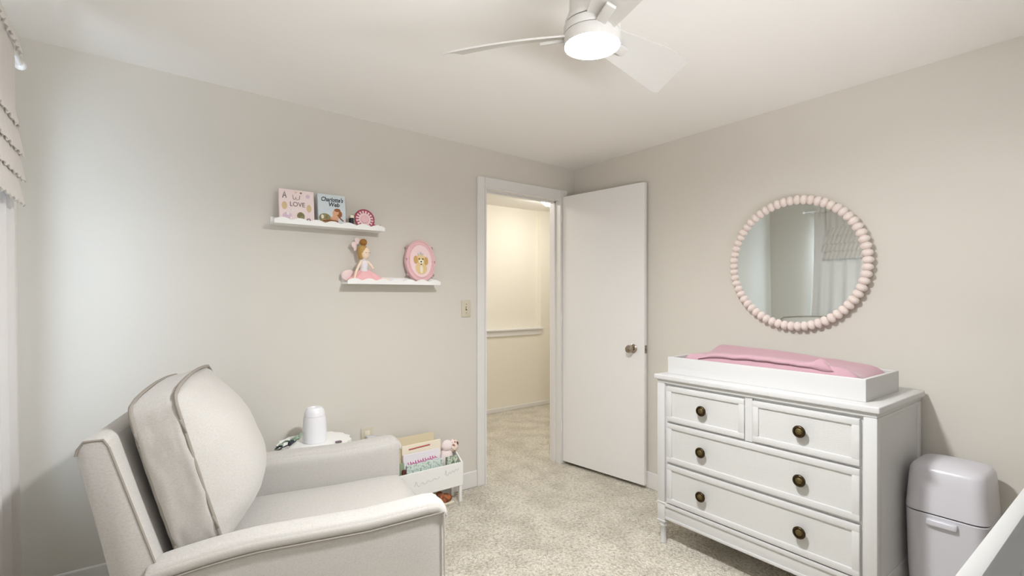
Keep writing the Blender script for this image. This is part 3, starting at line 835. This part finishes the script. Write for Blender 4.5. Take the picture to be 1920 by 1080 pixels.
# ------------------------------------------------------------------ oval puppy plaque
pq = thing('oval_plaque', 'oval pink framed puppy picture leaning on the lower shelf', 'picture', (1.418, 2.872, SL+.016), rot=Euler((R(-7), 0, 0)))
def oval(bm, rx, rz, y0, y1, cz, mi=0, n=56, wob=0):
    A = []; B_ = []
    for k in range(n):
        a = 2*PI*k/n; w = 1+wob*math.cos(8*a)
        x, z = rx*w*math.cos(a), cz+rz*w*math.sin(a); A.append(bm.verts.new((x, y0, z))); B_.append(bm.verts.new((x, y1, z)))
    for f in (bm.faces.new(A), bm.faces.new(B_)): f.material_index = mi
    for k in range(n):
        f = bm.faces.new((A[k], A[(k+1) % n], B_[(k+1) % n], B_[k])); f.material_index = mi
def oval_ring(bm, rx, rz, cz, y, r, n=64):
    add_tube(bm, [(rx*math.cos(2*PI*k/n), y, cz+rz*math.sin(2*PI*k/n)) for k in range(n)], r, 8, closed=True)
cz = .138
bm = new(); oval(bm, .104, .136, -.010, .012, cz, wob=.012); oval_ring(bm, .098, .130, cz, -.010, .006); oval_ring(bm, .078, .106, cz, -.010, .0045)
obj('frame', bm, M['rose'], pq, angle=60)
bm = new(); oval(bm, .077, .105, -.0125, -.009, cz); obj('picture_mat', bm, M['rose2'], pq, smooth=False)
bm = new()
for sx, sz in ((-1, 1), (1, 1), (-1, -1), (1, -1)): add_sphere(bm, (sx*.088, 0, cz+sz*.088), .0095, 10, 8)
obj('corner_knobs', bm, M['rosedark'], pq)
pp = new()
def pb(x, z, rx, rz, mi, y=-.0145): 
    n = 20; A = [pp.verts.new((x+rx*math.cos(2*PI*k/n), y, cz+z+rz*math.sin(2*PI*k/n))) for k in range(n)]; B_ = [pp.verts.new((v.co.x, -.012, v.co.z)) for v in A]
    f = pp.faces.new(A); f.material_index = mi
    for k in range(n):
        f = pp.faces.new((A[k], A[(k+1) % n], B_[(k+1) % n], B_[k])); f.material_index = mi
pb(0, -.048, .040, .040, 0, -.0135); pb(0, .008, .032, .034, 0); pb(-.036, .006, .014, .026, 1, -.0155); pb(.036, .0, .014, .026, 1, -.0155)
pb(0, -.006, .016, .014, 2, -.0155); pb(-.013, .012, .0042, .005, 3, -.0165); pb(.013, .012, .0042, .005, 3, -.0165); pb(0, -.006, .0055, .0045, 3, -.0175); pb(0, -.022, .004, .004, 3, -.0165)
pb(0, .048, .006, .012, 4, -.0155); pb(-.014, .042, .006, .008, 4, -.0155); pb(.014, .042, .006, .008, 4, -.0155)
pb(0, -.055, .010, .026, 2, -.0150)
obj('puppy_picture', pp, [M['pup'], M['pup2'], M['cream'], M['ink'], M['silver']], pq, smooth=False)

# ------------------------------------------------------------------ book caddy by the door
cd = thing('book_caddy', 'low white book caddy full of picture books by the door', 'book caddy', (1.20, 2.765, 0))
KW, KD = .465, .135
bm = new(); add_box(bm, 0, KW, 0, .010, .105, .255, .002); fp = obj('front_panel', bm, M['white2'], cd, smooth=False)
bm = new()
for cx0, wd, zz, hh in ((.12, .17, .172, .016), (.33, .10, .196, .018)):
    pts = []
    for k in range(40):
        f = k/39; pts.append((cx0+wd*f, -.0008, zz+.02*f+hh*.6*math.sin(f*26)*math.exp(-f*.7)+(hh if k in (2, 3) else 0)))
    add_tube(bm, pts, .0016, 5)
obj('script_lettering', bm, M['faint'], fp)
bm = new(); add_box(bm, 0, KW, KD-.008, KD, .105, .33, .002); obj('back_panel', bm, M['white2'], cd, smooth=False)
for x in (0, KW-.010):
    bm = new(); add_prism(bm, [(.010, .105), (KD-.008, .105), (KD-.008, .33), (.010, .255)], x, x+.010, 'YZ'); obj('side_panel', bm, M['white2'], cd, smooth=False)
bm = new(); add_box(bm, .010, KW-.010, .010, KD-.008, .105, .115); obj('bottom_board', bm, M['white2'], cd, smooth=False)
for x in (.004, KW-.026):
    for y in (.004, KD-.024):
        bm = new(); add_box(bm, x, x+.020, y, y+.020, 0, .105, .003); obj('leg', bm, M['white2'], cd, smooth=False)
def cbook(label, x, w, h, t, m, yl, lean, group='picture books in the white caddy', z=.116):
    return board_book('picture_book', label, 1.20+x, w, h, t, m, 2.765+yl, z, lean, group)
cbook('tan picture book, tallest at the back of the white caddy', .165, .29, .335, .010, M['tan'], .098, 2)
o = cbook('cream picture book with a red title line in the caddy', .215, .27, .285, .012, M['cream'], .078, 3)
bm = new(); stroke(bm, [(-.09, .258), (-.02, .262), (.055, .265)], .0045, 0); obj('title_line', bm, M['red'], o)
o = cbook('pale lavender picture book with pink script title in the caddy', .205, .255, .235, .012, M['lav'], .056, 3)
bm = new()
pts = [(-.10+.20*k/120+.005*math.sin(k*.62+2), .178+.012*k/120+(.008+.004*math.sin(k*.21))*math.sin(k*.62)) for k in range(121)]
stroke(bm, pts, .0022, 0); obj('script_title', bm, M['magenta'], o)
cbook('mint patterned picture book at the front of the caddy', .215, .25, .175, .012, M['mint'], .034, 3)
cbook('small sage patterned book at the front right of the caddy', .398, .085, .182, .012, M['green'], .018, 3)
cbook('thin leaf green book at the left end of the caddy', .062, .028, .195, .010, M['grass'], .044, 2)
cbook('thin dark maroon book low at the left end of the caddy', .066, .022, .16, .010, M['maroon'], .022, 2)
ps = thing('plush_toy', 'blush plush toy with a floral print head sitting among the caddy books', 'plush toy', (1.20+.392, 2.765+.070, .205))
bm = new(); add_sphere(bm, (-.012, 0, .07), (.045, .035, .075), 18, 12); obj('plush_body', bm, M['plush'], ps)
bm = new(); add_sphere(bm, (-.010, -.006, .155), (.040, .032, .036), 18, 12); obj('plush_hood', bm, M['plush'], ps)
bm = new(); add_sphere(bm, (.034, -.010, .150), (.036, .030, .040), 18, 12, fn=lambda p: p*(1+.12*mnoise.noise(p*60))); obj('plush_head', bm, M['floral'], ps)
bm = new(); add_sphere(bm, (.05, -.03, .165), (.010, .008, .012), 10, 8); obj('plush_bow', bm, M['maroon'], ps)
bt = thing('toy_shoe', 'brown leather toy shoe in the shade under the white caddy', 'shoe', (1.545, 2.81, 0))
bm = new(); add_sphere(bm, (0, 0, .03), (.06, .034, .03), 18, 10, fn=lambda p: Vector((p.x, p.y*(1+.2*p.x/.06), p.z))); add_sphere(bm, (-.03, 0, .052), (.03, .028, .030), 14, 10); obj('shoe_upper', bm, M['browntoy'], bt)
bm = new(); add_rbox(bm, (0, 0, .005), (.062, .036, .005), .004, 4); obj('shoe_sole', bm, M['cream'], bt)

# ------------------------------------------------------------------ curtains on the left wall
KX = -.362
rod = thing('curtain_rod', 'slim white curtain rod above the left window', 'curtain rod', (KX, 0, 2.175))
bm = new(); add_lathe(bm, [(0, .82), (.009, .82), (.009, 2.50), (0, 2.50)], 12, axis='Y'); obj('pole', bm, M['trim'], rod)
for y in (.80, 2.51):
    bm = new(); add_sphere(bm, (0, y, 0), .018, 12, 8); obj('finial', bm, M['trim'], rod)
for y in (.9, 2.44):
    bm = new(); add_box(bm, CX-KX, .0, y-.008, y+.008, -.008, .008); obj('bracket', bm, M['trim'], rod, smooth=False)
def cloth(bm, y0, y1, ztop, zbot, x, amp, waves, n=120, m=24, flare=0, th=.0025, hem=0, seed=0, edge=None, ph=.8):
    pk = ph
    g = {}
    for s in (0, 1):
        for i in range(n+1):
            for j in range(m+1):
                f, q = i/n, j/m
                yy = y0+(y1-y0)*f
                e = edge(q) if edge else 0
                yy += e*f
                a = amp*(.35+.65*q)
                ph = waves*2*PI*f+seed+pk*mnoise.noise(Vector((f*5, q*1.2, seed)))
                xx = x+a*math.sin(ph)+flare*q+(th if s else 0)
                zz = ztop+(zbot-ztop)*q+(hem*math.sin(ph*1.7)*q)
                g[s, i, j] = bm.verts.new((xx, yy, zz))
    for i in range(n):
        for j in range(m):
            bm.faces.new((g[0, i, j], g[0, i+1, j], g[0, i+1, j+1], g[0, i, j+1])); bm.faces.new((g[1, i, j], g[1, i, j+1], g[1, i+1, j+1], g[1, i+1, j]))
    for i in range(n):
        for j in (0, m): bm.faces.new((g[0, i, j], g[0, i+1, j], g[1, i+1, j], g[1, i, j]))
    for j in range(m):
        for i in (0, n): bm.faces.new((g[0, i, j], g[0, i, j+1], g[1, i, j+1], g[1, i, j]))
bm = new(); cloth(bm, 1.56, 2.40, 2.16, .012, KX, .020, 7, edge=lambda q: .14*q**2)
tag(obj('window_curtain', bm, M['curtain'], angle=70), 'long white curtain panel hanging at the left picture edge', 'curtain', 'white curtain panels')
bm = new(); cloth(bm, .84, 1.60, 2.16, .012, KX-.034, .020, 7, seed=2)
tag(obj('window_curtain', bm, M['curtain'], angle=70), 'long white curtain panel nearer the crib, outside the view', 'curtain', 'white curtain panels')
va = thing('valance', 'tiered ruffled white valance over the left curtain', 'valance', (0, 0, 0))
bm = new(); cloth(bm, .82, 2.35, 2.205, 2.15, KX+.018, .006, 30, hem=.005, m=6, flare=.010, ph=.15); obj('ruffle_header', bm, M['curtain'], va, angle=70)
bm = new(); cloth(bm, .82, 2.27, 2.155, 1.95, KX+.018, .004, 22, m=10, flare=.001, ph=.2); obj('valance_cloth', bm, M['curtain'], va, angle=70)
for k, (zt, zb, ye) in enumerate(((1.97, 1.885, 2.23), (1.90, 1.80, 2.27), (1.815, 1.72, 2.29), (1.735, 1.635, 2.27))):
    bm = new(); cloth(bm, .82, ye, zt, zb, KX+.021+.002*k, .004, 34+k, n=260, m=10, flare=.012, hem=.004, seed=k*1.7, edge=lambda q: .035*q, ph=.15); obj('ruffle_tier', bm, M['curtain'], va, angle=70)

# ------------------------------------------------------------------ hall fittings
hl = thing('hall_ceiling_light', 'bright flush ceiling light in the hall beyond the door', 'ceiling light', (3.50, 3.95, H))
bm = new(); add_lathe(bm, [(0, 0), (.15, 0), (.15, -.02), (.14, -.025), (0, -.025)], 40); obj('light_base', bm, M['trim'], hl)
bm = new(); add_lathe(bm, [(.138, -.025), (.13, -.05), (.10, -.075), (.05, -.09), (0, -.094)], 40, cap=False); obj('light_glass', bm, M['halllamp'], hl)
hall_fill = hl.copy(); COL.objects.link(hall_fill); hall_fill.location = (2.15, 3.75, H); hall_fill['label'] = 'added flush ceiling light out of view, brightening the hall'  # unseen copy of the hall light, added to brighten floor and wall
for ch in list(hl.children): c = ch.copy(); COL.objects.link(c); c.parent = hall_fill
hk = thing('wall_hook', 'tiny black hook high on the hall wall beside the jamb', 'hook', (4.085, HY, 2.19))
bm = new(); add_box(bm, -.018, .018, -.006, 0, -.03, .03, .002); obj('hook_plate', bm, M['black'], hk)
bm = new(); add_tube(bm, [(0, -.006, .01), (0, -.03, .005), (0, -.036, -.015), (0, -.03, -.03), (0, -.02, -.026)], .006, 8); obj('hook_prong', bm, M['black'], hk)

# ------------------------------------------------------------------ daylight and added fill
def area(name, loc, rot, sx, sy, power, col):
    l = bpy.data.lights.new(name, 'AREA'); l.shape = 'RECTANGLE'; l.size = sx; l.size_y = sy; l.energy = power; l.color = col
    o = bpy.data.objects.new(name, l); COL.objects.link(o); o.location = loc; o.rotation_euler = rot
    return o
area('daylight_window_left', (CX-.5, .9, 1.6), (0, R(-90), 0), 1.8, 3.4, 520, (.70, .84, 1))
area('front_fill', (.6, DY-1.3, .42), (R(122), 0, 0), 3.0, .5, 275, (.97, .97, 1))  # added fill, aimed up at the ceiling through the made-up window

w = bpy.data.worlds.new('sky'); SC.world = w; w.use_nodes = True
w.node_tree.nodes['Background'].inputs['Color'].default_value = (.75, .86, 1, 1)
w.node_tree.nodes['Background'].inputs['Strength'].default_value = 1.0

# ------------------------------------------------------------------ camera
cam = bpy.data.cameras.new('camera'); co = bpy.data.objects.new('camera', cam); COL.objects.link(co)
co.location = (0, 0, 1.334); co.rotation_euler = (R(90), 0, R(-36.7))
cam.sensor_fit = 'HORIZONTAL'; cam.sensor_width = 36; cam.lens = 36*925/1920; cam.shift_y = 15/1920; cam.clip_start = .02
SC.camera = co
SC.view_settings.view_transform = 'Standard'; SC.view_settings.look = 'None'; SC.view_settings.gamma = 1
SC.view_settings.use_curve_mapping = False
SC.view_settings.exposure = -.45
SC.cycles.max_bounces = 14; SC.cycles.diffuse_bounces = 9; SC.cycles.sample_clamp_indirect = 10
